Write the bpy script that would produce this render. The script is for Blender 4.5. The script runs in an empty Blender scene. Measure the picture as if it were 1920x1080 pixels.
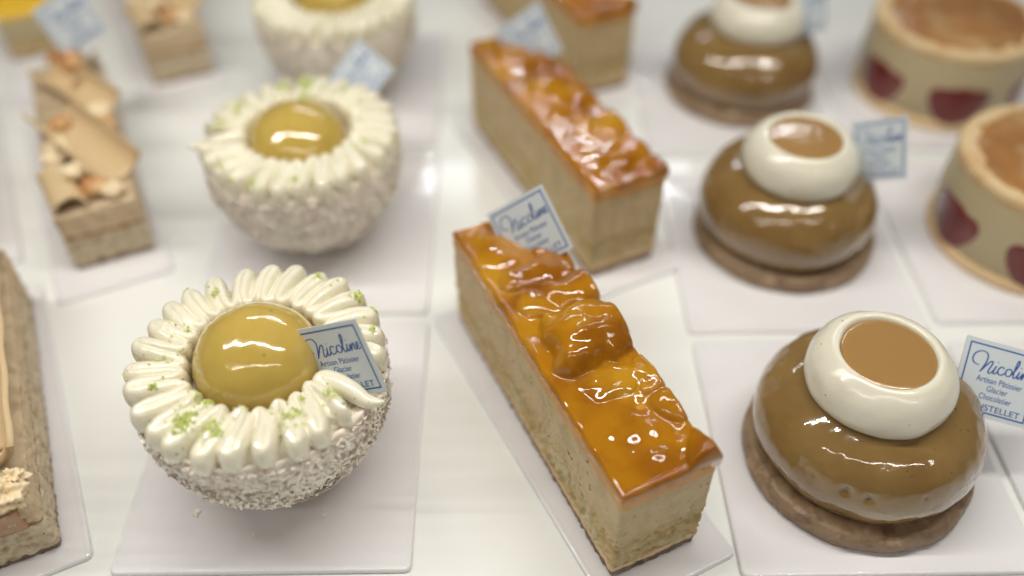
import bpy, math, random
import numpy as np
from mathutils import Vector, noise, bvhtree
R = math.radians
MM = 0.001
SC = bpy.context.scene
COL = SC.collection

# ------------------------------------------------------------------ camera, world, lamps, exposure
cam_d = bpy.data.cameras.new('camera')
cam = bpy.data.objects.new('camera', cam_d)
COL.objects.link(cam)
cam.location = (0, 0, 0.222)
cam.rotation_euler = (R(45), 0, 0)
cam_d.sensor_width = 36
cam_d.lens = 1675 / 1920 * 36
cam_d.clip_start = 0.01
cam_d.clip_end = 20
cam_d.dof.use_dof = True
cam_d.dof.focus_distance = 0.236
cam_d.dof.aperture_fstop = 3.1
SC.camera = cam

world = bpy.data.worlds.new("World")
SC.world = world
world.use_nodes = True
world.node_tree.nodes['Background'].inputs[0].default_value = (1.0, 0.97, 0.93, 1)
world.node_tree.nodes['Background'].inputs[1].default_value = 0.12

def lamp(name, loc, target, sx, sy, power, col):
    d = bpy.data.lights.new(name, 'AREA')
    d.shape = 'RECTANGLE'
    d.size, d.size_y, d.energy, d.color = sx, sy, power, col
    o = bpy.data.objects.new(name, d)
    COL.objects.link(o)
    o.location = loc
    o.rotation_euler = (math.atan2(target[1] - loc[1], loc[2] - target[2]), 0, 0)   # long side stays level, along x
    return o
# LED strips of the display case, then a fill lamp added at the rear
lamp('case_led_strip', (-0.08, 0.19, 0.48), (0.0, 0.18, 0), 0.85, 0.006, 4.9, (1.0, 0.96, 0.88))
lamp('case_front_strip', (0.02, -0.12, 0.42), (0.0, 0.18, 0), 0.90, 0.003, 0.95, (1.0, 0.93, 0.86))
lamp('rear_fill_lamp', (0.05, 1.0, 0.55), (0.0, 0.40, 0), 0.70, 0.0035, 1.7, (0.90, 0.95, 1.0))  # added cool fill that brightens the far rows, not part of the case

SC.view_settings.view_transform = 'Standard'
SC.view_settings.look = 'None'
SC.view_settings.exposure = -0.62
SC.view_settings.gamma = 1
SC.cycles.use_denoising = True
SC.cycles.max_bounces = 8
SC.cycles.caustics_reflective = False
SC.cycles.caustics_refractive = False
SC.cycles.sample_clamp_indirect = 4

# ------------------------------------------------------------------ helpers
def link(name, verts, faces, mat, parent=None, smooth=True, mats=None, fmat=None):
    me = bpy.data.meshes.new(name)
    v = (np.asarray(verts, dtype=float) * MM).tolist()
    me.from_pydata(v, [], [tuple(int(i) for i in f) for f in faces])
    me.materials.append(mat)
    for m in mats or []:
        me.materials.append(m)
    if fmat is not None:
        me.polygons.foreach_set('material_index', fmat)
    if smooth:
        me.polygons.foreach_set('use_smooth', [True] * len(me.polygons))
    me.update()
    o = bpy.data.objects.new(name, me)
    COL.objects.link(o)
    o.parent = parent
    return o

def thing(name, label, cat, loc=(0, 0, 0), rot=0, group=None):
    o = bpy.data.objects.new(name, None)
    o.empty_display_size = 0.01
    COL.objects.link(o)
    o.location = Vector(loc) * MM
    o.rotation_euler = (0, 0, rot)
    tag(o, label, cat, group)
    return o

def tag(o, label, cat, group=None):
    o['label'] = label
    o['category'] = cat
    if group:
        o['group'] = group

def dup(root, loc, rot, label):
    r = root.copy()
    COL.objects.link(r)
    r.location = Vector(loc) * MM
    r.rotation_euler = (0, 0, rot)
    r['label'] = label
    for ch in list(root.children):
        c = ch.copy()
        COL.objects.link(c)
        c.parent = r
        for g in ch.children:
            d = g.copy()
            COL.objects.link(d)
            d.parent = c
    return r

def fbm(p, sc, oc=4, seed=0.0):
    return noise.fractal(Vector((p[0] * sc + seed, p[1] * sc - seed * 1.7, p[2] * sc + seed * .6)), 1.0, 2.0, oc)

def lathe(profile, n=128, disp=None, axis=(0, 0), close_top=True, close_bot=True):
    """profile: list of (r,z) bottom to top -> verts, faces"""
    V, F = [], []
    m = len(profile)
    for (r, z) in profile:
        for k in range(n):
            a = 2 * math.pi * k / n
            V.append([axis[0] + r * math.cos(a), axis[1] + r * math.sin(a), z])
    for j in range(m - 1):
        for k in range(n):
            k2 = (k + 1) % n
            F.append((j * n + k, j * n + k2, (j + 1) * n + k2, (j + 1) * n + k))
    if close_bot:
        V.append([axis[0], axis[1], profile[0][1]])
        b = len(V) - 1
        for k in range(n):
            F.append((b, (k + 1) % n, k))
    if close_top:
        V.append([axis[0], axis[1], profile[-1][1]])
        b = len(V) - 1
        o = (m - 1) * n
        for k in range(n):
            F.append((b, o + k, o + (k + 1) % n))
    if disp:
        V = [disp(v) for v in V]
    return V, F

def spline(pts, n):
    """catmull-rom through pts, n samples per segment"""
    P = [np.array(p, float) for p in pts]
    P = [2 * P[0] - P[1]] + P + [2 * P[-1] - P[-2]]
    out = []
    for i in range(1, len(P) - 2):
        for k in range(n):
            t = k / n
            a, b, c, d = P[i - 1], P[i], P[i + 1], P[i + 2]
            out.append(.5 * (2 * b + (c - a) * t + (2 * a - 5 * b + 4 * c - d) * t * t + (3 * b - a - 3 * c + d) * t ** 3))
    out.append(P[-2])
    return out

def sweep(path, wid, hei, nsec=18, tilt=None):
    """tube along path; wid/hei half sizes per point"""
    V, F = [], []
    N = len(path)
    for i, p in enumerate(path):
        t = np.array(path[min(i + 1, N - 1)]) - np.array(path[max(i - 1, 0)])
        t[2] = 0
        t /= (np.linalg.norm(t) + 1e-9)
        nx, ny = -t[1], t[0]
        for k in range(nsec):
            a = 2 * math.pi * k / nsec
            ca, sa = math.cos(a), math.sin(a)
            ca = math.copysign(abs(ca) ** .82, ca)
            sa = math.copysign(abs(sa) ** .92, sa)
            V.append([p[0] + nx * wid[i] * ca, p[1] + ny * wid[i] * ca, p[2] + hei[i] * sa])
    for i in range(N - 1):
        for k in range(nsec):
            k2 = (k + 1) % nsec
            F.append((i * nsec + k, i * nsec + k2, (i + 1) * nsec + k2, (i + 1) * nsec + k))
    F.append(tuple(reversed(range(nsec))))
    F.append(tuple(range((N - 1) * nsec, N * nsec)))
    return V, F

def rrect(x0, x1, y0, y1, r, step):
    """points round a rounded rectangle, even steps, with outward normals"""
    out = []
    def seg(ax, ay, bx, by, nx, ny):
        L = math.hypot(bx - ax, by - ay)
        n = max(1, int(L / step))
        for k in range(n):
            out.append((ax + (bx - ax) * k / n, ay + (by - ay) * k / n, nx, ny))
    def arc(cx, cy, a0):
        n = max(2, int(r * math.pi / 2 / step))
        for k in range(n):
            a = a0 + math.pi / 2 * k / n
            out.append((cx + r * math.cos(a), cy + r * math.sin(a), math.cos(a), math.sin(a)))
    seg(x0 + r, y0, x1 - r, y0, 0, -1); arc(x1 - r, y0 + r, -math.pi / 2)
    seg(x1, y0 + r, x1, y1 - r, 1, 0); arc(x1 - r, y1 - r, 0)
    seg(x1 - r, y1, x0 + r, y1, 0, 1); arc(x0 + r, y1 - r, math.pi / 2)
    seg(x0, y1 - r, x0, y0 + r, -1, 0); arc(x0 + r, y0 + r, math.pi)
    return out

def slab(x0, x1, y0, y1, z0, z1, step, dfun, r=.7, zstep=None):
    """cake layer with displaced sides; dfun(x,y,z,t)->outward offset"""
    ring = rrect(x0, x1, y0, y1, r, step)
    nz = max(1, int((z1 - z0) / (zstep or step)))
    V, F = [], []
    n = len(ring)
    for j in range(nz + 1):
        z = z0 + (z1 - z0) * j / nz
        for (x, y, nx, ny) in ring:
            d = dfun(x, y, z, j / nz)
            V.append([x + nx * d, y + ny * d, z])
    for j in range(nz):
        for k in range(n):
            k2 = (k + 1) % n
            F.append((j * n + k, j * n + k2, (j + 1) * n + k2, (j + 1) * n + k))
    F.append(tuple(reversed(range(n))))
    F.append(tuple(range(nz * n, nz * n + n)))
    return V, F

def bumpy(dfun_sc, amp, seed, oc=4, pit=0.0):
    def f(x, y, z, t):
        v = fbm((x, y, z), dfun_sc, oc, seed) * amp
        if pit:
            q = fbm((x, y, z), dfun_sc * 1.7, 2, seed + 31)
            v -= pit * max(0, q - .28)
        return v
    return f

# ------------------------------------------------------------------ materials
def mat(name, col, rough=.5, sss=0, rad=(1, .6, .3), sssc=None, coat=0, coat_rough=.03, coat_ior=1.5, spec=.5, bump=None, mix=None, specks=None, trans=0, mott=None):
    m = bpy.data.materials.new(name)
    m.use_nodes = True
    nt = m.node_tree
    b = nt.nodes['Principled BSDF']
    b.inputs['Base Color'].default_value = (*col, 1)
    b.inputs['Roughness'].default_value = rough
    b.inputs['Specular IOR Level'].default_value = spec
    if sss:
        b.inputs['Subsurface Weight'].default_value = sss
        b.inputs['Subsurface Radius'].default_value = rad
        b.inputs['Subsurface Scale'].default_value = sssc or .002
    b.inputs['Coat Weight'].default_value = coat
    b.inputs['Coat Roughness'].default_value = coat_rough
    b.inputs['Coat IOR'].default_value = coat_ior
    tc = nt.nodes.new('ShaderNodeTexCoord')
    def tex(kind, scale, **kw):
        t = nt.nodes.new(kind)
        nt.links.new(tc.outputs['Object'], t.inputs['Vector'])
        t.inputs['Scale'].default_value = scale
        for k, v in kw.items():
            t.inputs[k].default_value = v
        return t
    cur = None
    def blend(fac_socket, c2):
        nonlocal cur
        mx = nt.nodes.new('ShaderNodeMix')
        mx.data_type = 'RGBA'
        nt.links.new(fac_socket, mx.inputs[0])
        if cur is None:
            mx.inputs[6].default_value = (*col, 1)
        else:
            nt.links.new(cur, mx.inputs[6])
        mx.inputs[7].default_value = (*c2, 1)
        cur = mx.outputs[2]
    def ramp(sock, a, bb):
        mr = nt.nodes.new('ShaderNodeMapRange')
        mr.inputs[1].default_value = a
        mr.inputs[2].default_value = bb
        nt.links.new(sock, mr.inputs[0])
        return mr.outputs[0]
    for (c2, scale, a, bb) in (mix or []):
        t = tex('ShaderNodeTexNoise', scale, Detail=5)
        blend(ramp(t.outputs['Fac'], a, bb), c2)
    for (c2, scale, thr) in (specks or []):
        t = tex('ShaderNodeTexVoronoi', scale)
        t2 = tex('ShaderNodeTexNoise', scale * .35, Detail=2)
        ad = nt.nodes.new('ShaderNodeMath'); ad.operation = 'ADD'
        mu = nt.nodes.new('ShaderNodeMath'); mu.operation = 'MULTIPLY'; mu.inputs[1].default_value = .9
        nt.links.new(t2.outputs['Fac'], mu.inputs[0])
        nt.links.new(t.outputs['Distance'], ad.inputs[0]); nt.links.new(mu.outputs[0], ad.inputs[1])
        blend(ramp(ad.outputs[0], thr + .04, thr), c2)
    if cur is not None:
        nt.links.new(cur, b.inputs['Base Color'])
    prev = None
    for (scale, strength, dist) in (bump or []):
        t = tex('ShaderNodeTexNoise', scale, Detail=4)
        bp = nt.nodes.new('ShaderNodeBump')
        bp.inputs['Strength'].default_value = strength
        bp.inputs['Distance'].default_value = dist * MM
        nt.links.new(t.outputs['Fac'], bp.inputs['Height'])
        if prev:
            nt.links.new(prev, bp.inputs['Normal'])
        prev = bp.outputs[0]
    if prev:
        nt.links.new(prev, b.inputs['Normal'])
        nt.links.new(prev, b.inputs['Coat Normal'])
    return m

M_table = mat('glossy_white_shelf', (.78, .79, .765), .16, bump=[(25, .25, .5)], mix=[((.75, .76, .74), 14, .4, .65)])
M_board = mat('white_plastic_board', (.75, .74, .755), .09, coat=.3, bump=[(40, .3, .25)], mix=[((.72, .705, .72), 30, .4, .7)])
M_cream = mat('piped_cream', (.77, .73, .575), .30, sss=.3, rad=(1, .85, .6), sssc=.001, coat=1, coat_ior=1.55, coat_rough=.05, bump=[(900, .12, .12)],
              specks=[((.25, .2, .12), 420, .44)])
M_coconut = mat('desiccated_coconut', (.88, .80, .69), .55, mix=[((.80, .71, .60), 220, .4, .7)])
M_flake = mat('coconut_flake', (.92, .86, .76), .4, mix=[((.84, .76, .65), 120, .45, .7)])
M_zest = mat('lime_zest', (.42, .52, .08), .45, mix=[((.62, .66, .22), 500, .4, .65)])
M_dome = mat('mango_dome_glaze', (.52, .37, .085), .12, sss=.3, rad=(1, .6, .15), sssc=.003, coat=.9, coat_ior=1.6, coat_rough=.015, bump=[(180, .4, .3), (420, .2, .2)],
             mix=[((.48, .34, .07), 90, .4, .65)], specks=[((.36, .28, .05), 210, .49)])
M_gel = mat('mango_gel', (.38, .158, .005), .04, spec=.35, sss=.25, rad=(1, .45, .08), sssc=.003, coat=.6, coat_ior=1.55, coat_rough=.012,
            mix=[((.27, .095, .003), 60, .42, .60), ((.46, .23, .012), 40, .52, .68)])
M_jelly = mat('mango_jelly_side', (.58, .29, .05), .35, sss=.4, rad=(1, .5, .15), sssc=.003, bump=[(700, .3, .2)], mix=[((.50, .20, .03), 150, .4, .7)])
M_vanilla = mat('vanilla_cream_layer', (.53, .405, .225), .6, sss=.3, rad=(1, .8, .5), sssc=.001, bump=[(900, .5, .3)],
                mix=[((.44, .33, .17), 160, .45, .65)], specks=[((.12, .08, .04), 420, .51), ((.24, .17, .08), 850, .55)])
M_sponge = mat('sponge_layer', (.52, .385, .18), .7, bump=[(800, .7, .5)], mix=[((.34, .25, .11), 260, .45, .65), ((.54, .46, .28), 110, .47, .62)])
M_thin = mat('biscuit_line', (.66, .48, .27), .6, bump=[(800, .5, .3)])
M_crust = mat('dark_crust', (.23, .16, .11), .7, bump=[(700, .8, .5)], mix=[((.36, .27, .18), 300, .5, .65), ((.12, .08, .05), 180, .5, .7)])
M_cookie = mat('brown_cookie', (.27, .18, .10), .5, coat=.12, coat_rough=.3, bump=[(500, .7, .5)], mix=[((.42, .29, .18), 140, .56, .68), ((.16, .09, .05), 220, .5, .7)])
M_caramel = mat('caramel_glaze', (.25, .155, .052), .1, sss=.35, rad=(1, .55, .2), sssc=.003, coat=.9, coat_ior=1.6, coat_rough=.015, bump=[(150, .3, .3), (400, .12, .15)],
                mix=[((.20, .115, .035), 55, .4, .68)], specks=[((.10, .06, .03), 450, .46)])
M_capcar = mat('caramel_centre', (.33, .19, .065), .15, sss=.3, rad=(1, .5, .2), sssc=.002, coat=.7, coat_rough=.03, bump=[(260, .3, .3), (90, .3, .6)])
M_white = mat('white_cream_ring', (.70, .67, .56), .2, sss=.6, rad=(1, .85, .6), sssc=.002, coat=.35, coat_rough=.06, bump=[(240, .2, .2)],
              specks=[((.12, .1, .08), 420, .43)])
M_card = mat('label_card', (.55, .60, .63), .35, bump=[(200, .1, .1)])
M_ink = mat('blue_ink', (.020, .085, .30), .4)
M_blond = mat('blond_chocolate', (.60, .45, .26), .35, sss=.2, sssc=.001, bump=[(300, .3, .3)])
M_peanut = mat('caramelised_nut', (.50, .22, .07), .3, coat=.5, coat_rough=.1, bump=[(400, .5, .4)], mix=[((.62, .40, .18), 160, .45, .6)])
M_pcream = mat('praline_cream', (.58, .45, .29), .55, mix=[((.46, .34, .20), 200, .5, .65)], sss=.2, sssc=.001, bump=[(500, .5, .4)])
M_psponge = mat('speckled_nut_sponge', (.56, .47, .33), .75, bump=[(600, .9, .6)], mix=[((.38, .29, .18), 240, .5, .65)], specks=[((.10, .05, .03), 330, .42)])
M_pcaramel = mat('brown_caramel_layer', (.34, .17, .07), .25, coat=.4, coat_rough=.1, bump=[(300, .3, .3)])
M_whip = mat('crumbly_cream', (.78, .64, .42), .45, sss=.3, sssc=.001, bump=[(600, .5, .4)])
M_straw = mat('strawberry_slice', (.14, .015, .013), .3, coat=.3, mix=[((.20, .05, .04), 110, .5, .7)])
M_mousse = mat('pale_mousse', (.46, .385, .235), .5, sss=.2, sssc=.001, bump=[(300, .3, .3)])
M_rim = mat('meringue_rim', (.60, .45, .25), .5, mix=[((.50, .30, .13), 60, .5, .7)])
M_lemon = mat('yellow_lemon_gel', (.85, .52, .03), .12, coat=.8, bump=[(120, .3, .5)])

def brulee():
    m = mat('burnt_sugar_top', (.36, .17, .055), .25, coat=.5, coat_rough=.1, bump=[(200, .5, .5)],
            mix=[((.15, .06, .025), 28, .42, .75), ((.52, .34, .16), 55, .50, .75)])
    return m
M_brulee = brulee()

# ------------------------------------------------------------------ shelf and boards
def box(x0, x1, y0, y1, z0, z1):
    V = [(x, y, z) for z in (z0, z1) for y in (y0, y1) for x in (x0, x1)]
    F = [(0, 2, 3, 1), (4, 5, 7, 6), (0, 1, 5, 4), (1, 3, 7, 5), (3, 2, 6, 7), (2, 0, 4, 6)]
    return V, F
V, F = box(-800, 800, -150, 1100, -21.6, -1.6)
shelf = link('display_shelf', V, F, M_table, smooth=False)
shelf['kind'] = 'structure'

def board_mesh(w, l, taper=0):
    """thin plate with rolled, slightly raised rim; top at z=0"""
    V, F = [], []
    prof = [(0, -1.55), (0, -.75), (.12, -.15), (.45, .16), (.85, .14), (1.3, -.02), (2.2, -.05)]
    rings = []
    for (ins, z) in prof:
        rg = rrect(ins, w - ins, ins, l - ins, max(.3, 1.6 - ins * .5), 1.2)
        rings.append([(x, y, z) for (x, y, _, _) in rg])
    n = min(len(r) for r in rings)
    rings2 = []
    for r in rings:
        m = len(r)
        # resample every ring to n points so the rings can be bridged
        rr = []
        for k in range(n):
            t = k * m / n
            i = int(t); f = t - i
            a, b = r[i % m], r[(i + 1) % m]
            rr.append(tuple(a[j] + (b[j] - a[j]) * f for j in range(3)))
        rings2.append(rr)
    for r in rings2:
        V += r
    for j in range(len(rings2) - 1):
        for k in range(n):
            k2 = (k + 1) % n
            F.append((j * n + k, j * n + k2, (j + 1) * n + k2, (j + 1) * n + k))
    F.append(tuple(range((len(rings2) - 1) * n, len(rings2) * n)))
    F.append(tuple(reversed(range(n))))
    return V, F
_bcache = {}
def board(x, y, rot, w, l, label, group='white boards under the cakes'):
    key = (w, l)
    if key not in _bcache:
        V, F = board_mesh(w, l)
        o = link('cake_board', V, F, M_board)
        _bcache[key] = o
    else:
        o = _bcache[key].copy()
        COL.objects.link(o)
    o.location = (x * MM, y * MM, 0)
    o.rotation_euler = (0, 0, rot)
    tag(o, label, 'cake board', group)
    return o

ANG = math.atan2(.424, .906)        # the long bars lie turned by this angle
U = np.array([-math.sin(ANG), math.cos(ANG)])
W = np.array([math.cos(ANG), math.sin(ANG)])
board(-107.5, 114.2, R(.8), 80.5, 91, 'square white board under the nearest lime topped coconut cake')
board(-109.5, 209.5, R(.5), 80.5, 91, 'square white board under the second coconut cake')
board(-112, 306, R(.5), 80.5, 91, 'square white board under the coconut cake cut off at the top of the photo')
board(61.2, 113.5, R(1.0), 81, 84, 'square white board under the nearest caramel dome cake')
board(59.3, 201.0, R(.8), 81.5, 86, 'square white board under the second caramel dome cake')
board(56.5, 299.5, R(.6), 81.5, 86, 'square white board under the farthest caramel dome cake')
board(143.8, 205.5, R(.6), 82, 88, 'square white board under the nearer strawberry cake')
board(143.0, 304.0, R(.6), 82, 88, 'square white board under the farther strawberry cake')
board(145.5, 112, R(1.2), 81, 85, 'bare white board corner at the right, in front of the strawberry cakes')
ba = ANG + R(1.6)
board(25.6, 102.6, ba, 39.5, 118, 'narrow white board under the nearest mango bar')
board(27.5, 216.2, ba, 39.5, 118, 'narrow white board under the middle mango bar')
board(28.5, 329, ba, 39.5, 118, 'narrow white board under the mango bar at the top edge')
board(-148.8, 101.9, ba, 39.5, 118, 'narrow white board under the half cut off praline bar at lower left')
board(-156.8, 214.5, ba, 39.5, 118, 'narrow white board under the praline bar with chocolate shells and a label')
board(-164, 336, ba, 39.5, 118, 'narrow white board under the farthest praline bar')
board(-213, 219, ba, 39.5, 118, 'narrow white board at the left edge, under the nearer lemon bar')
board(-221, 332, ba, 39.5, 118, 'narrow white board at the top left, under the farther lemon bar')

# ------------------------------------------------------------------ coconut cake
rng = np.random.default_rng(5)
random.seed(3)
def build_coconut(name, label):
    t = thing(name, label, 'cake', group='coconut cakes with piped cream rings')
    # body: bowl, flat top
    prof = []
    N = 70
    for i in range(N + 1):
        a = -math.pi / 2 + math.pi / 2 * 1.12 * i / N
        r = 33.0 * math.cos(a)
        z = 31 + 31 * math.sin(a)
        if z < .6 + .02 * i and a < 0:
            z = max(z, 0.2)
        prof.append((max(r, .5), z))
    prof = [(r, z * 1.08) for (r, z) in prof if not (z < .8 and r < 12)]
    zt = prof[-1][1]
    prof += [(30, 38.0), (20, 38.1), (5, 38.1)]
    def d(v):
        rr = math.hypot(v[0], v[1]) + 1e-6
        a = fbm(v, .42, 4, 3.3) * .75 + fbm(v, .09, 2, 9) * .7
        k = 1 + a / max(12, rr)
        return [v[0] * k, v[1] * k, v[2] + (a * .3 if v[2] > 1.5 and v[2] < 34 else 0)]
    V, F = lathe(prof, 220, d)
    link('cake_body', V, F, M_coconut, t)
    # flakes
    n = 14000
    FV, FF = [], []
    for i in range(n):
        s = rng.uniform(-.92, .13)
        a = math.asin(max(-1, min(1, s)))
        th = rng.uniform(0, 2 * math.pi)
        nrm = np.array([math.cos(a) * math.cos(th), math.cos(a) * math.sin(th), math.sin(a)])
        p = nrm * np.array([33.2, 33.2, 33.5]) + np.array([0, 0, 33.5])
        lump = fbm(p, .42, 4, 3.3) * .75 + fbm(p, .09, 2, 9) * .7
        p = p + nrm * (lump - .1)
        if p[2] < .5:
            continue
        tv = np.cross(nrm, rng.normal(size=3)); tv /= np.linalg.norm(tv)
        bv = np.cross(nrm, tv)
        tilt = rng.uniform(-.1, .42)
        tv2 = tv * math.cos(tilt) + nrm * math.sin(tilt)
        L = rng.uniform(.6, 2.5); wd = rng.uniform(.2, .6)
        tw = nrm * rng.uniform(-.25, .35)
        b0 = len(FV)
        base = p
        for q, f in enumerate((0, .5, 1)):
            c = base + tv2 * L * f + tw * (f * (1 - f)) * 2
            ww = wd * (1, .95, .55)[q]
            FV.append(c + bv * ww + nrm * .05); FV.append(c - bv * ww + nrm * rng.uniform(0, .25))
        FF.append((b0, b0 + 1, b0 + 3, b0 + 2)); FF.append((b0 + 2, b0 + 3, b0 + 5, b0 + 4))
    for i in range(1700):
        th = rng.uniform(0, 2 * math.pi); rr = rng.uniform(27, 33.3)
        c = np.array([rr * math.cos(th), rr * math.sin(th), 38.05 + rng.uniform(0, .5) - max(0, rr - 31.5) * .6])
        a = rng.uniform(0, 6.28); L = rng.uniform(.4, 1.2); w_ = rng.uniform(.2, .5)
        tx = np.array([math.cos(a), math.sin(a), rng.uniform(-.3, .3)]); ty = np.array([-math.sin(a), math.cos(a), rng.uniform(-.3, .3)])
        b0 = len(FV)
        FV += [c - tx * L - ty * w_, c - tx * L + ty * w_, c + tx * L + ty * w_, c + tx * L - ty * w_]
        FF.append((b0, b0 + 3, b0 + 2, b0 + 1))
    fl = link('coconut_flakes', FV, FF, M_flake, t, smooth=False)
    fl['kind'] = 'stuff'
    # dome
    prof = []
    for i in range(41):
        a = -.15 + (math.pi / 2 + .15) * i / 40
        prof.append((max(.15, 16.9 * math.cos(a)), 41.0 + 15.0 * math.sin(a)))
    def dd(v):
        q = fbm(v, .11, 2, 2.2) * .25 + fbm(v, .35, 2, 7) * .035
        k = 1 + q / 16
        return [v[0] * k, v[1] * k, 40 + (v[2] - 40) * k]
    V, F = lathe(prof, 128, dd)
    link('glazed_dome', V, F, M_dome, t)
    # piped ring
    nl = 25
    th0, th1 = R(-33), R(-33 - 337)
    pts, wd, he = [], [], []
    S = 44
    jr = [random.uniform(-.7, .8) for _ in range(nl * 2 + 3)]
    jt = [random.uniform(-.08, .08) for _ in range(nl * 2 + 3)]
    jh = [random.uniform(-.35, .45) for _ in range(nl * 2 + 3)]
    for i in range(nl * S + 1):
        ph = 2 * math.pi * i / S
        q = ph / math.pi
        i0 = int(q); f = q - i0; f = f * f * (3 - 2 * f)
        J = lambda arr: arr[i0] * (1 - f) + arr[i0 + 1] * f
        c = math.cos(ph)
        cc = (c + 1) / 2
        r = 25.2 + 6.3 * (1.06 * c - .06 * c ** 3) + J(jr) * (.35 + .65 * cc)
        th = th0 + (th1 - th0) * ((ph + .40 * math.sin(2 * ph)) / (2 * math.pi * nl))
        th += (J(jt) * .35 - .055 * (c) ) + .02 * math.sin(ph) 
        pts.append([r * math.cos(th), r * math.sin(th), 42.2 - 1.2 * max(0, (r - 27) / 6) ** 1.5 + J(jh) + .25 * math.sin(ph * 1.0)])
        w = 1.55 + .92 * cc
        wd.append(w)
        he.append(3.9 + .5 * cc)
    V, F = sweep(pts, wd, he, 20)
    V = [[v[0] + fbm(v, .5, 2, 1) * .12, v[1] + fbm(v, .5, 2, 5) * .12, v[2] + fbm(v, .45, 2, 8) * .16] for v in V]
    nb = len(V)
    # first thin circle of cream that the waves are piped on
    base_c = [(24.2 * math.cos(R(-30 - k * 3.4)), 24.2 * math.sin(R(-30 - k * 3.4)), 39.4) for k in range(99)]
    Vb, Fb = sweep(base_c, [6.6] * 99, [2.6] * 99, 20)
    V += Vb; F += [tuple(k + nb for k in f) for f in Fb]
    nb = len(V)
    # final stroke of the piping with its pulled-out tip
    tp = spline([(20, -20, 40), (18.6, -10.5, 41), (18.6, -8, 42), (22, -8.8, 42.6), (26.5, -11, 42.2), (30, -13, 41.2), (33, -13.8, 41.6), (35, -14, 42.4)], 8)
    m = len(tp)
    tw_ = [3.0 * (1 - (i / (m - 1)) ** 2.6) + .12 for i in range(m)]
    th_ = [4.2 * (1 - (i / (m - 1)) ** 1.8) + .12 for i in range(m)]
    V2, F2 = sweep(tp, tw_, th_, 20)
    V += V2
    F += [tuple(k + nb for k in f) for f in F2]
    ring = link('piped_cream_ring', V, F, M_cream, t)
    md = ring.modifiers.new('fuse', 'REMESH'); md.mode = 'VOXEL'; md.voxel_size = .00023; md.use_smooth_shade = True
    sm = ring.modifiers.new('soften', 'SMOOTH'); sm.iterations = 1; sm.factor = .5
    bpy.context.view_layer.update()
    dg = bpy.context.evaluated_depsgraph_get()
    me = bpy.data.meshes.new_from_object(ring.evaluated_get(dg))
    ring.modifiers.clear()
    ring.data = me
    # zest laid on the cream
    tree = bvhtree.BVHTree.FromPolygons([Vector(v) for v in V], F)
    Z = [(-13.6, 33.4, 1), (-17.2, 30.3, 1.1), (-24.6, 22.9, 1.0), (-15.0, 20.5, 1.3), (-18.9, -0.7, 1), (-19.6, 6.8, .9), (-11.2, -10.9, 1.9),
         (-9.0, -15.3, 2.4), (-12.7, -21.9, 2.8), (-12.4, -24.6, 2.2), (-5.6, -25.1, 2.4), (-4.2, -26.0, 1.6), (1.0, -17.2, 1.2), (14.9, -15.8, .8),
         (14.0, -20.0, 1.4), (22.4, -14.8, 2.3), (13.0, -9.4, .9), (20.7, 29.0, 1.8), (12.2, 27.2, 1.0), (24.7, 21.1, 2.0), (24.4, 19.3, 1.5),
         (29.5, 15.8, 1.8), (29.9, 7.9, 1.4), (-23.3, -12.4, 1.1), (-24.6, -3.4, .7), (-13.6, -22.8, 2.2), (-8.4, -16.3, 1.8), (15.4, -4.4, .9),
         (-32.9, -7.4, .8), (12.5, -22.0, 1.8), (-10.6, -13.3, 1.6)]
    for (x, y, s) in Z:
        zv, zf = [], []
        for q in range(int(17 * s)):
            sp = .5 * s if random.random() < .75 else 2.2
            px, py = x + random.gauss(0, sp), y + random.gauss(0, sp)
            h = tree.ray_cast(Vector((px, py, 80)), Vector((0, 0, -1)))[0]
            if h is None or h.z < 30:
                continue
            a = random.uniform(0, 6.28); L = random.uniform(.35, .95); wq = random.uniform(.14, .3)
            dx, dy = math.cos(a), math.sin(a)
            b0 = len(zv)
            for f in (-.5, 0, .5):
                lift = .12 + random.uniform(0, .32) + (.25 if f == 0 else 0)
                cx, cy = px + dx * L * f, py + dy * L * f
                zv.append((cx - dy * wq, cy + dx * wq, h.z + lift)); zv.append((cx + dy * wq, cy - dx * wq, h.z + lift - .1))
            zf += [(b0, b0 + 1, b0 + 3, b0 + 2), (b0 + 2, b0 + 3, b0 + 5, b0 + 4)]
        if zf:
            link('lime_zest', zv, zf, M_zest, t, smooth=False)
    return t
coco = build_coconut('coconut_cake', 'nearest coconut covered round cake, in focus, with piped cream ring and mango dome')
coco.location = Vector((-66.9, 153.2, 0)) * MM
def vary(o, name, loc, sc):
    for ch in o.children:
        if ch.name.split('.')[0] == name:
            ch.location = Vector(loc) * MM
            ch.scale = sc
c2 = dup(coco, (-72.8, 254, 0), R(212), 'second coconut cake in its column, blurred, behind the nearest lime topped one')
vary(c2, 'glazed_dome', (.8, -.5, 4.2), (.98, 1.02, .86))
dup(coco, (-75.0, 352, 0), R(150), 'farthest coconut cake with its cream ring cut off by the top of the photo')

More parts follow.
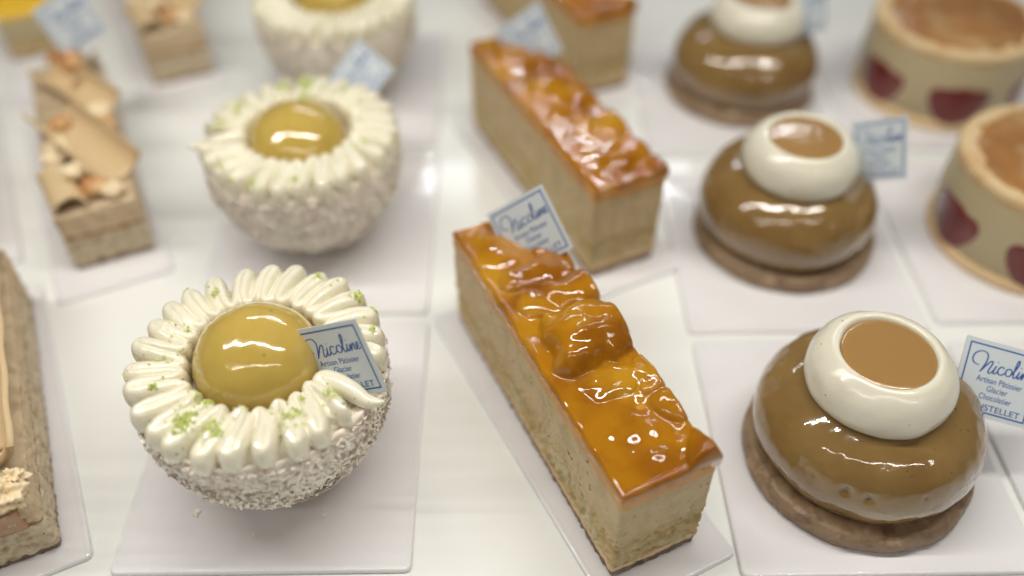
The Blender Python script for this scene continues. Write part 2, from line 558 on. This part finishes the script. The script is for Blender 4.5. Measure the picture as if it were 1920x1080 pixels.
# ------------------------------------------------------------------ mango bars
BW, BL = 27.0, 105.0
def lump(x, y, cx, cy, a, b, rot, h, p=2.4):
    c, s = math.cos(rot), math.sin(rot)
    u = ((x - cx) * c + (y - cy) * s) / a
    v = (-(x - cx) * s + (y - cy) * c) / b
    q = (abs(u) ** p + abs(v) ** p)
    return h * max(0, 1 - q) ** .62 if q < 1 else 0
DIMPLES = [(18.5, 22.5, 3.6, 2.6, -.75), (21.8, 32.0, 1.9, 1.6, .55), (22.8, 27.3, 1.3, 1.7, -.4), (23.6, 21.0, 2.2, 2.6, .8), (15.2, 28.5, 2.4, 1.5, .35),
           (9.5, 31.5, 3.2, 2.0, .45), (17.0, 14.5, 1.8, 2.4, .5), (11.5, 22.0, 3.4, 2.6, .35), (22.5, 12.0, 1.8, 2.8, -.7), (10.8, 12.5, 2.4, 2.0, -.4),
           (14.2, 7.5, 2.8, 1.6, .4), (7.0, 17.5, 1.8, 2.8, .3), (5.5, 27.5, 1.7, 3.2, -.3), (20.0, 5.5, 2.0, 1.8, -.45), (6.5, 41, 2.4, 3.5, .5), (5, 57, 2, 4, -.5),
           (19, 49, 3, 3, -.7), (13, 45, 3, 2, .6), (8, 73, 2.5, 3, .5), (20, 71, 3, 2.5, -.7), (10, 86, 3, 3, .6), (16, 93, 2.5, 3, -.5), (5.5, 98, 2, 2.5, .5)]
def gel_front(x, y):
    wx = x + fbm((x, y, 0), .10, 2, 4) * 3
    wy = y + fbm((x, y, 0), .10, 2, 14) * 3
    L = [lump(wx, wy, 16.8, 47.5, 13.0, 10.5, .25, 8.2, 2.8), lump(wx, wy, 11, 64, 9, 6, -.3, 2.6), lump(wx, wy, 22, 65, 8, 8, .5, 5.2),
         lump(wx, wy, 15, 77, 11, 7, .1, 3.0), lump(wx, wy, 25, 84, 6, 8, .4, 2.4), lump(wx, wy, 8, 92, 8, 7, .4, .9), lump(wx, wy, 20, 97, 7, 6, -.4, 1.4),
         lump(wx, wy, 26, 0, 6.5, 11, .25, 4.2), lump(wx, wy, 26.5, 19, 5.5, 6.5, 0, 2.4), lump(wx, wy, 26.5, 31, 7, 6, .3, 2.6), lump(wx, wy, 15, 33, 8, 4.5, 0, 1.1)]
    h = sum(v ** 3 for v in L) ** (1 / 3)
    return h
def make_bar(name, label, seed, hfun, res, mats, dimples=None, cat='cake', group='mango cheesecake bars'):
    t = thing(name, label, cat, group=group)
    m_gel, m_jel, m_cream, m_sponge, m_thin, m_crust = mats
    V, F = slab(.5, BW - .5, .4, BL - .5, 0, 3.6, res, bumpy(.55, .6, seed + 1, 4, .5), 1.0, .4)
    link('crust', V, F, m_crust, t)
    V, F = slab(.1, BW - .1, .1, BL - .1, 3.4, 5.4, res, bumpy(.5, .35, seed + 2, 3), .8, .4)
    link('biscuit_line', V, F, m_thin, t)
    def ds(x, y, z, tt):
        v = fbm((x, y, z), .55, 5, seed + 3) * .75 - .25
        q = fbm((x, y, z), .8, 2, seed + 33)
        return v - 1.0 * max(0, q - .3)
    V, F = slab(0, BW, 0, BL, 5.2, 16.5, res, ds, .8, res)
    link('sponge', V, F, m_sponge, t)
    def dc(x, y, z, tt):
        q = fbm((x, y, z), .9, 2, seed + 43)
        e = max(0, 1 - tt * 2.5)
        return fbm((x, y, z), .22, 3, seed + 4) * .25 - .55 * max(0, q - .35) + e * fbm((x, y, z), .6, 4, seed + 6) * .6
    V, F = slab(0, BW, 0, BL, 16.1, 34.3, res, dc, .9, res)
    link('vanilla_cream', V, F, m_cream, t)
    # jelly band
    def dj(x, y, z, tt):
        return .12 + fbm((x, y, z), .25, 2, seed + 5) * .25 - .25 * tt
    V, F = slab(0, BW, 0, BL, 34.0, 38.2, res, dj, 1.0, .8)
    link('mango_jelly', V, F, m_jel, t)
    # gel heightfield
    nx, ny = int((BW) / res), int(BL / res)
    xs = np.linspace(-.05, BW + .05, nx + 1); ys = np.linspace(-.05, BL + .05, ny + 1)
    V, F = [], []
    for j, y in enumerate(ys):
        for i, x in enumerate(xs):
            ed = min(x + .05, BW + .05 - x, y + .05, BL + .05 - y)
            e = 1 - math.exp(-max(0, ed) / .42)
            h = hfun(x, y)
            flat = fbm((x, y, 0), .13, 2, seed + 20) * .26 + fbm((x, y, 0), .33, 1, seed + 25) * .035
            # a little meniscus ridge inside the cut edge
            men = .50 * math.exp(-((ed - 1.0) / .75) ** 2) * (.75 + fbm((x, y, 0), .12, 2, seed + 61))
            if dimples:
                for (cx, cy, ra, rb, hh) in dimples:
                    q = ((x - cx) / ra) ** 2 + ((y - cy) / rb) ** 2
                    if q < 9:
                        men += 1.5 * hh * math.exp(-q * (1 + .35 * fbm((x, y, 0), .35, 2, 90)))
            z = 38.1 + 1.1 * e + h * min(1, .55 + ed * .3) + (flat + men) * min(1, ed / 1.2)
            ox = fbm((x, y, 3), .2, 2, seed + 7) * .35
            if x > BW - 2 and h > .5:
                ox += .22 * h * (1 - (BW - x) / 2)
            xx = x + ox * (1 if ed < 3 else max(0, 1 - (ed - 3) / 3))
            V.append([xx, y + (fbm((x, y, 9), .2, 2, seed + 8) * .3 if ed < 2 else 0), z])
    n1 = nx + 1
    for j in range(ny):
        for i in range(nx):
            F.append((j * n1 + i, j * n1 + i + 1, (j + 1) * n1 + i + 1, (j + 1) * n1 + i))
    # skirt down to the jelly
    per = [i for i in range(nx + 1)] + [j * n1 + nx for j in range(1, ny + 1)] + [ny * n1 + i for i in range(nx - 1, -1, -1)] + [j * n1 for j in range(ny - 1, 0, -1)]
    b0 = len(V)
    for k in per:
        v = V[k]
        V.append([v[0] * .998 + .03, v[1] * .999 + .05, 36.6])
    m = len(per)
    for k in range(m):
        k2 = (k + 1) % m
        F.append((per[k], b0 + k, b0 + k2, per[k2]))
    F.append(tuple(reversed(range(b0, b0 + m))))
    link('mango_topping', V, F, m_gel, t)
    return t
mango_mats = (M_gel, M_jelly, M_vanilla, M_sponge, M_thin, M_crust)
bar = make_bar('mango_bar', 'nearest long mango topped cream bar, in focus, with big glossy fruit lump', 0.0, gel_front, .33, mango_mats, DIMPLES)
bar.location = Vector((26.0, 112.7, 0)) * MM
bar.rotation_euler = (0, 0, ANG)
def gel_b(x, y):
    wx = x + fbm((x, y, 0), .10, 2, 41) * 4
    wy = y + fbm((x, y, 0), .10, 2, 24) * 4
    L = [lump(wx, wy, 18, 12, 10, 6, .3, 3.2), lump(wx, wy, 22, 30, 7, 9, .3, 4), lump(wx, wy, 12, 42, 8, 7, .1, 3.4), lump(wx, wy, 22, 52, 7, 8, 0, 4.2),
         lump(wx, wy, 13, 63, 8, 6, .4, 3), lump(wx, wy, 20, 76, 7, 9, .2, 4), lump(wx, wy, 11, 88, 8, 7, 0, 2.6), lump(wx, wy, 26, 3, 4, 5, 0, 3)]
    return sum(v ** 3 for v in L) ** (1 / 3)
barb = make_bar('mango_bar', 'middle mango topped bar, blurred, directly behind the nearest one', 50.0, gel_b, .8, mango_mats)
barb.location = Vector((27.3, 226.8, 0)) * MM
barb.rotation_euler = (0, 0, ANG)
dup(barb, (28.2, 341, 0), ANG, 'farthest mango topped bar whose top is cut off by the top edge')
lem_mats = (M_lemon, M_lemon, M_mousse, M_sponge, M_thin, M_crust)
lem = make_bar('lemon_bar', 'yellow topped bar corner showing at the top left of the photo', 80.0, lambda x, y: 0, 1.2, lem_mats, group='yellow lemon bars at the left')
p = np.array([-210.5, 384]) - W * BW
lem.location = Vector((p[0], p[1], 0)) * MM
lem.rotation_euler = (0, 0, ANG)
lem.scale = (1, 1, .58)
p = np.array([-193.0, 243]) - W * BW
dup(lem, (p[0], p[1], 0), ANG, 'blurred bar of which a sliver shows at the left edge, halfway up')

# ------------------------------------------------------------------ caramel dome cakes
def build_caramel(name, label):
    t = thing(name, label, 'cake', group='caramel dome cakes with white cream rings')
    prof = [(30, 0), (31.6, .2), (32.4, 1.2), (32.6, 3), (32.2, 5), (31.1, 6.1), (28, 6.5), (10, 6.5)]
    prof = [tuple(p) for p in spline(prof, 5)]
    def d(v):
        rr = math.hypot(v[0], v[1]) + 1e-6
        k = 1 + (fbm(v, .10, 2, 3) * .5 + fbm(v, .7, 3, 8) * .3) / max(20, rr)
        return [v[0] * k, v[1] * k, max(0, v[2] + fbm(v, .6, 3, 12) * .3) if v[2] > .3 else v[2]]
    V, F = lathe(prof, 260, d)
    V = [[v[0] - .2, v[1] - 1.2, v[2]] for v in V]
    link('cookie_base', V, F, M_cookie, t)
    pr = [(20, 6.3), (26.2, 6.8), (28.6, 7.6), (29.6, 9.2), (30.9, 12.5), (31.3, 17), (30.3, 21.5), (27.8, 25.6), (23.8, 29.0), (18.5, 31.2), (12, 32.2), (4, 32.5)]
    pr = [tuple(p) for p in spline(pr, 7)]
    pits = [(-118, 60, 1.0), (-107, 62, .9), (-35, 60, .5), (-80, 40, .5)]
    def d2(v):
        rr = math.hypot(v[0], v[1]) + 1e-6
        q = fbm(v, .07, 2, 6) * .5 + fbm(v, .22, 2, 2) * .16 + fbm(v, .6, 2, 4) * .03
        k = 1 + q / 30
        x, y, z = v[0] * k, v[1] * k, 6.3 + (v[2] - 6.3) * k
        for (ang, zz, s) in pits:
            px, py, pz = 30.4 * math.cos(R(ang)), 30.4 * math.sin(R(ang)), 20.5 if ang < -100 else 22
            dd = math.dist((v[0], v[1], v[2]), (px, py, pz))
            if dd < 2.2 * s:
                g = (1 - (dd / (2.2 * s)) ** 2) ** 2 * 1.1 * s
                x -= x / rr * g; y -= y / rr * g
        return [x, y, z]
    V, F = lathe(pr, 300, d2)
    link('caramel_body', V, F, M_caramel, t)
    ax = (-2.0, .3)
    pr = [(12, 29.8), (15.2, 29.7), (17.6, 30.6), (19.4, 33.0), (19.7, 36.2), (18.9, 39.4), (17.1, 42.3), (14.9, 44.2), (13.5, 44.8), (12.7, 44.6), (12.2, 43.8), (11.8, 42.3)]
    pr = [tuple(p) for p in spline(pr, 6)]
    def d3(v):
        q = fbm(v, .09, 2, 16) * .45 + fbm(v, .3, 2, 12) * .06
        dx, dy = v[0] - ax[0], v[1] - ax[1]
        rr = math.hypot(dx, dy) + 1e-6
        if rr < 1: return v
        return [v[0] + dx / rr * q, v[1] + dy / rr * q, v[2] + q * .3 + dx * .012]
    V, F = lathe(pr, 160, d3, ax, close_top=True)
    link('white_cream_ring', V, F, M_white, t)
    pr = [(12.3, 42.9), (12.25, 43.7), (11.6, 44.1), (10, 44.3), (6, 44.5), (1, 44.6)]
    pr = [tuple(p) for p in spline(pr, 5)]
    V, F = lathe(pr, 96, lambda v: [v[0], v[1], v[2] + fbm(v, .18, 2, 3) * .09 + (v[0] - ax[0]) * .012], ax)
    link('caramel_centre', V, F, M_capcar, t)
    return t
car = build_caramel('caramel_dome_cake', 'nearest glossy caramel dome on a brown cookie, topped by a white cream ring')
car.location = Vector((101.0, 153.4, 0)) * MM
k2 = dup(car, (99.2, 251, 0), R(100), 'second caramel dome cake in its column, blurred, between mango bar and strawberry cake')
dup(car, (102.3, 349, 0), R(200), 'farthest caramel dome cake, its ring touching the top edge of the photo')

k2.scale = (1.0, 1.0, 1.02)
# ------------------------------------------------------------------ strawberry cakes
def build_straw(name, label):
    t = thing(name, label, 'cake', group='round strawberry cakes with burnt sugar tops')
    RR, HH = 34.0, 34.5
    V, F = lathe([tuple(p) for p in spline([(30, 0), (RR + .6, .2), (RR + 1, 2), (RR + .5, 4), (RR - 2, 4.4), (20, 4.4)], 4)], 120,
                 lambda v: [v[0] * (1 + fbm(v, .5, 3, 1) * .01), v[1] * (1 + fbm(v, .5, 3, 2) * .01), v[2]])
    link('biscuit_base', V, F, M_thin, t)
    V, F = lathe([(RR - 1, 4), (RR, 5), (RR + .2, 15), (RR, 30), (RR - .6, HH - 3)], 120)
    link('mousse_body', V, F, M_mousse, t)
    V, F = lathe([tuple(p) for p in spline([(RR - 1, HH - 4.5), (RR - .1, HH - 3.5), (RR + .2, HH - 1), (RR - .7, HH + .9), (RR - 2.6, HH + 1.2), (RR - 6, HH + 1.5), (RR - 9, HH)], 5)], 120)
    link('cream_rim', V, F, M_rim, t)
    V, F = lathe([tuple(p) for p in spline([(RR - 3.0, HH + .8), (RR - 5.0, HH + 1.6), (RR - 12, HH + 1.9), (2, HH + 2.3)], 6)], 120,
                 lambda v: [v[0], v[1], v[2] + fbm(v, .12, 3, 4) * .8])
    link('burnt_sugar_top', V, F, M_brulee, t)
    n = 6
    for k in range(n):
        a0 = 2 * math.pi * k / n + .35
        # strawberry half, cut face outwards: heart shaped, point up, curved with the cake wall
        V, F = [], []
        rows, cols = 14, 14
        zt, zb = 21, 3.4
        for j in range(rows + 1):
            f = j / rows
            w = 9.2 * (math.sin(math.pi * min(1, .12 + .88 * f) ** .75)) ** .7 if 0 < f < 1 else .4
            w = 12.5 * math.sqrt(max(0, math.sin(math.pi * (1 - f) ** .55 * .93 + .10))) * (1 if f < .97 else .4)
            z = zb + (zt - zb) * f
            for i in range(cols + 1):
                g = i / cols * 2 - 1
                bul = .55 * (1 - g * g) + .25
                ang = a0 + g * w / RR
                V.append([(RR + bul) * math.cos(ang), (RR + bul) * math.sin(ang), z])
        c1 = cols + 1
        for j in range(rows):
            for i in range(cols):
                F.append((j * c1 + i, j * c1 + i + 1, (j + 1) * c1 + i + 1, (j + 1) * c1 + i))
        nf = len(V)
        for v in list(V):
            k_ = (RR - 2) / math.hypot(v[0], v[1])
            V.append([v[0] * k_, v[1] * k_, v[2]])
        for f in list(F):
            F.append(tuple(reversed([q + nf for q in f])))
        per = list(range(c1)) + [j * c1 + cols for j in range(1, rows + 1)] + [rows * c1 + i for i in range(cols - 1, -1, -1)] + [j * c1 for j in range(rows - 1, 0, -1)]
        for q in range(len(per)):
            a, b = per[q], per[(q + 1) % len(per)]
            F.append((a, a + nf, b + nf, b))
        link('strawberry_slice', V, F, M_straw, t)
    return t
st = build_straw('strawberry_cake', 'nearer strawberry studded cake with browned top, at the right edge')
st.location = Vector((191, 250, 0)) * MM
st.rotation_euler = (0, 0, R(-10))
dup(st, (190, 350, 0), R(2), 'farther strawberry studded cake with browned top, in the upper right corner')

# ------------------------------------------------------------------ praline bars
def tile(name, length, rad, arc, thick, mt, parent, loc, rz, rx=0, ry=0, convex=False):
    V, F = [], []
    n, m = 20, 22
    for j in range(m + 1):
        y = length * j / m
        for i in range(n + 1):
            a = -arc / 2 + arc * i / n
            for rr in (rad, rad - thick):
                s = 1 if convex else -1
                V.append([rr * math.sin(a) * (1 + .03 * math.sin(y * .3)), y + .4 * math.sin(a * 3), s * rr * math.cos(a) - s * rad * (1 if not convex else 0) * 1])
    def idx(j, i, k): return (j * (n + 1) + i) * 2 + k
    for j in range(m):
        for i in range(n):
            F.append((idx(j, i, 0), idx(j, i + 1, 0), idx(j + 1, i + 1, 0), idx(j + 1, i, 0)))
            F.append((idx(j, i, 1), idx(j + 1, i, 1), idx(j + 1, i + 1, 1), idx(j, i + 1, 1)))
        for i in (0, n):
            F.append((idx(j, i, 0), idx(j + 1, i, 0), idx(j + 1, i, 1), idx(j, i, 1)))
    for j in (0, m):
        for i in range(n):
            F.append((idx(j, i, 0), idx(j, i, 1), idx(j, i + 1, 1), idx(j, i + 1, 0)))
    o = link(name, V, F, mt, parent)
    o.location = Vector(loc) * MM
    o.rotation_euler = (rx, ry, rz)
    return o
def rock(name, size, seed, mt, parent, loc, sub=20, rough=.35):
    V, F = [], []
    n, m = sub * 2, sub
    for j in range(m + 1):
        ph = math.pi * j / m
        for i in range(n):
            a = 2 * math.pi * i / n
            d = Vector((math.sin(ph) * math.cos(a), math.sin(ph) * math.sin(a), math.cos(ph)))
            k = 1 + rough * noise.fractal(d * 1.6 + Vector((seed, seed, 0)), 1, 2, 4)
            V.append([d.x * size[0] * k, d.y * size[1] * k, d.z * size[2] * k])
    for j in range(m):
        for i in range(n):
            i2 = (i + 1) % n
            F.append((j * n + i, (j + 1) * n + i, (j + 1) * n + i2, j * n + i2))
    o = link(name, V, F, mt, parent)
    o.location = Vector(loc) * MM
    return o
PW, PL = 25.5, 104.0
def praline_base(name, label, res, seed):
    t = thing(name, label, 'cake', group='praline bars with chocolate shells')
    V, F = slab(.3, PW - .3, .3, PL, 0, 2.2, res, bumpy(.6, .5, seed, 4, .5), .8, .4); link('crust', V, F, M_crust, t)
    V, F = slab(0, PW, 0, PL, 2.0, 13.2, res, bumpy(.5, 1.0, seed + 2, 5, .9), .8, res); link('nut_sponge', V, F, M_psponge, t)
    V, F = slab(.3, PW - .3, .3, PL, 12.8, 15.2, res, bumpy(.4, .4, seed + 4, 3), .8, .5); link('caramel_layer', V, F, M_pcaramel, t)
    V, F = slab(0, PW, 0, PL, 14.9, 24, res, bumpy(.5, .8, seed + 6, 4, .6), 1.6, .6); link('praline_cream', V, F, M_pcream, t)
    return t
pb = praline_base('praline_bar', 'praline bar with curved chocolate shells, nuts and a label at its back, upper left', .9, 3)
tile('chocolate_shell', 49, 8.6, 3.1, 1.0, M_blond, pb, (22.5, 12, 24.6), R(20), R(1))
tile('chocolate_shell', 22, 5.5, 2.8, 1.2, M_blond, pb, (6, 1.5, 25.0), R(8), 0, 0, True)
tile('chocolate_shell', 38, 7.5, 2.9, 1.0, M_blond, pb, (23, 58, 24.8), R(24), R(2))
rock('nut', (4.5, 3.5, 3), 2, M_whip, pb, (9.5, 15, 30.5))
rock('nut', (4.5, 4, 3.2), 5, M_peanut, pb, (14, 8, 27.5))
rock('nut', (4.5, 5.5, 4.5), 8, M_peanut, pb, (17, 90, 32))
rock('nut', (5, 4, 4), 11, M_peanut, pb, (13, 98, 30))
rock('nut', (4, 4, 3.5), 15, M_peanut, pb, (22, 44, 28))
tile('chocolate_shell', 22, 7, 2.6, 1.0, M_blond, pb, (10, 80, 25), R(-28), R(2))
rock('whipped_cream', (5, 6, 4), 31, M_whip, pb, (5, 36, 26.5), 30, .6)
rock('whipped_cream', (5, 5, 4), 37, M_whip, pb, (21, 54, 26.5), 30, .6)
rock('nut', (3.5, 3, 2.8), 19, M_peanut, pb, (8, 52, 28))
rock('nut', (3.5, 3, 2.8), 23, M_whip, pb, (19.5, 5, 26.5))
p = np.array([-155.7, 230.6])
pb.location = Vector((p[0], p[1], 0)) * MM
pb.rotation_euler = (0, 0, ANG)
pb.scale = (1.08, 1, 1)
dup(pb, (-162, 351.5, 0), ANG, 'farthest praline bar, blurred, its front end showing near the top edge')

pf = praline_base('praline_bar', 'nearest praline bar, cut off by the left edge, crumbly cream on its front end', .5, 13)
o_ = tile('chocolate_shell', 90, 9, 2.8, 1.8, M_blond, pf, (16.6, 12, 24.6), R(0))
rock('nut', (3.5, 4, 4), 2, M_peanut, pf, (15, 51, 31))
for k, (x, y, z, s) in enumerate([(21, 3, 25.5, 4.4), (16, 4.5, 27.5, 4.8), (10.5, 4, 26, 4.4), (13.5, 10, 29, 4.2), (17, 15, 28.5, 3.4), (5, 4, 26, 4.4), (23, 6.5, 26.5, 2.6)]):
    rock('whipped_cream', (s, s * .9, s * .7), 20 + k * 3.1, M_whip, pf, (x, y, z), 44, .75)
V, F = slab(-.2, PW - 3.6, -.6, 9, 13.4, 21.5, .5, bumpy(.25, .5, 77, 3), 1.6, .5)
link('caramel_block', V, F, M_pcaramel, pf)
p = np.array([-122.4, 122.3]) - W * PW
pf.location = Vector((p[0], p[1], 0)) * MM
pf.rotation_euler = (0, 0, ANG)

# ------------------------------------------------------------------ label cards
LW, LH = 22.0, 21.0
def text_mesh(s, size, cx, y, fit=None):
    cu = bpy.data.curves.new('t', 'FONT')
    cu.body = s
    cu.size = size
    cu.align_x = 'CENTER'
    cu.resolution_u = 4
    cu.offset = .006 * size
    ob = bpy.data.objects.new('t', cu)
    COL.objects.link(ob)
    dg = bpy.context.evaluated_depsgraph_get()
    me = bpy.data.meshes.new_from_object(ob.evaluated_get(dg))
    v = [list(q.co) for q in me.vertices]
    f = [list(q.vertices) for q in me.polygons]
    bpy.data.objects.remove(ob)
    bpy.data.curves.remove(cu)
    bpy.data.meshes.remove(me)
    xs = [q[0] for q in v]
    k = (fit / (max(xs) - min(xs))) if fit else 1
    mx = (max(xs) + min(xs)) / 2
    return [[cx + (q[0] - mx) * k, y + q[1], 0] for q in v], f
def ribbon(pts, w, n=8):
    P = spline([(a, b, 0) for a, b in pts], n)
    V, F = [], []
    for i, p in enumerate(P):
        t = P[min(i + 1, len(P) - 1)] - P[max(i - 1, 0)]
        t = t / (np.linalg.norm(t) + 1e-9)
        ww = w * (.75 + .35 * abs(t[1]))
        V.append([p[0] - t[1] * ww, p[1] + t[0] * ww, 0]); V.append([p[0] + t[1] * ww, p[1] - t[0] * ww, 0])
        if i:
            b = 2 * i
            F.append((b - 2, b - 1, b + 1, b))
    return V, F
def merge(parts, z):
    V, F = [], []
    for v, f in parts:
        b = len(V)
        V += [[q[0], q[1], z] for q in v]
        F += [[i + b for i in g] for g in f]
    return V, F
# card local frame: x right, y up, origin at the top left corner
script = [
    [(5.0, -7.2), (3.6, -6.9), (2.9, -5.8), (3.3, -4.2), (4.8, -3.2), (6.3, -3.4), (6.9, -4.6), (6.6, -6.4), (5.9, -8.4), (5.6, -8.9)],
    [(5.6, -8.9), (6.7, -7.2), (7.8, -5.6), (8.5, -5.4), (8.4, -6.4), (7.9, -7.8), (7.9, -8.7), (8.5, -8.6), (9.2, -7.6), (9.7, -6.3)],
    [(9.7, -6.3), (9.3, -7.6), (9.3, -8.5), (9.8, -8.4), (10.5, -7.6)],
    [(12.0, -6.5), (11.3, -6.1), (10.6, -6.7), (10.4, -7.7), (10.9, -8.4), (11.7, -8.2), (12.5, -7.5)],
    [(13.6, -6.1), (12.8, -6.5), (12.5, -7.4), (12.9, -8.2), (13.7, -8.1), (14.2, -7.2), (14.0, -6.4), (13.5, -6.1)],
    [(14.1, -7.6), (15.0, -6.0), (15.6, -4.2), (15.5, -3.3), (15.1, -3.8), (14.8, -5.8), (14.7, -7.8), (15.1, -8.3), (15.8, -7.4), (16.2, -6.2)],
    [(16.2, -6.2), (15.9, -7.4), (16.0, -8.2), (16.5, -7.8), (17.2, -6.4), (17.1, -7.3), (17.0, -8.2), (17.6, -6.9), (18.1, -6.2), (18.3, -6.7), (18.1, -7.7), (18.4, -8.1)],
    [(18.4, -8.1), (19.2, -7.4), (19.7, -6.6), (19.4, -6.1), (18.9, -6.8), (18.9, -7.7), (19.4, -8.1), (20.1, -7.6)],
    [(9.9, -5.3), (10.0, -5.1)], [(16.4, -5.2), (16.5, -5.0)],
]
parts = [ribbon(s, .19) for s in script]
parts.append(text_mesh('Artisan Pâtissier', 2.35, 11.6, -11.4, 12.8))
parts.append(text_mesh('Glacier', 2.35, 11.6, -13.7, 5.8))
parts.append(text_mesh('Chocolatier', 2.35, 11.6, -16.0, 9.0))
parts.append(text_mesh('OUSTELLET', 2.35, 12.2, -18.9, 14.0))
LV, LF = merge(parts, .03)
def frame_mesh(ins, w, z):
    a, b = ins, ins + w
    o = [(a, -a), (LW - a, -a), (LW - a, -LH + a), (a, -LH + a)]
    i = [(b, -b), (LW - b, -b), (LW - b, -LH + b), (b, -LH + b)]
    V = [[x, y, z] for x, y in o + i]
    return V, [(k, 4 + k, 4 + (k + 1) % 4, (k + 1) % 4) for k in range(4)]
def card(label, TL, TR, BL):
    TL, TR, BL = (Vector(q) for q in (TL, TR, BL))
    ex = (TR - TL).normalized()
    ey = (TL - BL); ey = (ey - ex * ey.dot(ex)).normalized()
    ez = ex.cross(ey)
    if not _card:
        V, F = box(0, LW, -LH, 0, -.35, 0)
        o = link('price_card', V, F, M_card, smooth=False)
        l = link('lettering', LV, LF, M_ink, o, smooth=False)
        V, F = frame_mesh(1.2, .42, .03)
        f = link('border_line', V, F, M_ink, o, smooth=False)
        _card.append(o)
    else:
        src = _card[0]
        o = src.copy(); COL.objects.link(o)
        for c in src.children:
            d = c.copy(); COL.objects.link(d); d.parent = o
    from mathutils import Matrix
    m = Matrix((ex, ey, ez)).transposed().to_4x4()
    m.translation = TL * MM
    o.matrix_world = m
    o.name = 'shop_label'
    tag(o, label, 'label', 'small shop labels stuck in the cakes')
    return o
_card = []
card('sharp shop label in the nearest coconut cake, lower corner covered by cream', (-57.9, 155.2, 50.8), (-38.8, 150.5, 60.7), (-50.7, 146.8, 33.0))
card('shop label leaning behind the nearest caramel dome, cut by the right edge', (126.1, 165.5, 38.2), (147.3, 160.8, 34.6), (120.5, 151.2, 24.1))
card('slightly blurred shop label tilted in the back of the nearest mango bar', (-7.9, 209.8, 43.9), (8.6, 207.0, 58.2), (1.5, 196.7, 30.4))
card('blurred shop label turned on its corner, behind the second coconut cake dome', (-71.5, 295.0, 36.1), (-57.8, 304.0, 50.8), (-57.2, 280.2, 31.9))
card('blurred upright shop label at the right of the second caramel dome', (119.3, 262.5, 41.5), (130.6, 248.5, 54.2), (119.1, 248.3, 26.1))
card('blurred shop label at the back of the middle mango bar, at the top edge', (-6.6, 321.8, 43.9), (9.9, 319.0, 58.2), (2.8, 308.7, 30.4))
card('blurred shop label beside the farthest caramel dome, at the top edge', (117.3, 360.5, 41.5), (128.6, 346.5, 54.2), (117.1, 346.3, 26.1))
card('blurred shop label standing on the praline bar at upper left', (-189.5, 326, 50), (-171.5, 330, 60), (-184.5, 318, 33))

# coconut flakes fallen on the nearest board
for k, (x, y, lb) in enumerate([(-88.5, 132.5, 'curled coconut flake fallen on the board, left of the nearest coconut cake'),
                            (-70.8, 125.6, 'tiny coconut flake fallen on the board in front of the nearest coconut cake'),
                            (-52.5, 131.5, 'pale coconut flake in the shadow right of the nearest coconut cake')]):
    V, F = [], []
    for b in range(3):
        a = random.uniform(0, 6.28); c_, s_ = math.cos(a), math.sin(a)
        L = (1.2, .5, .7)[k]
        b0 = len(V)
        for f in (-1, 0, 1):
            for w in (-.3, .3):
                V.append((L * f * c_ - w * s_, L * f * s_ + w * c_, .06 + .3 * (f * f) + .12 * b))
        F += [(b0, b0 + 1, b0 + 3, b0 + 2), (b0 + 2, b0 + 3, b0 + 5, b0 + 4)]
    o = link('fallen_coconut_flake', V, F, M_flake)
    o.location = (x * MM, y * MM, 0)
    tag(o, lb, 'coconut flake')
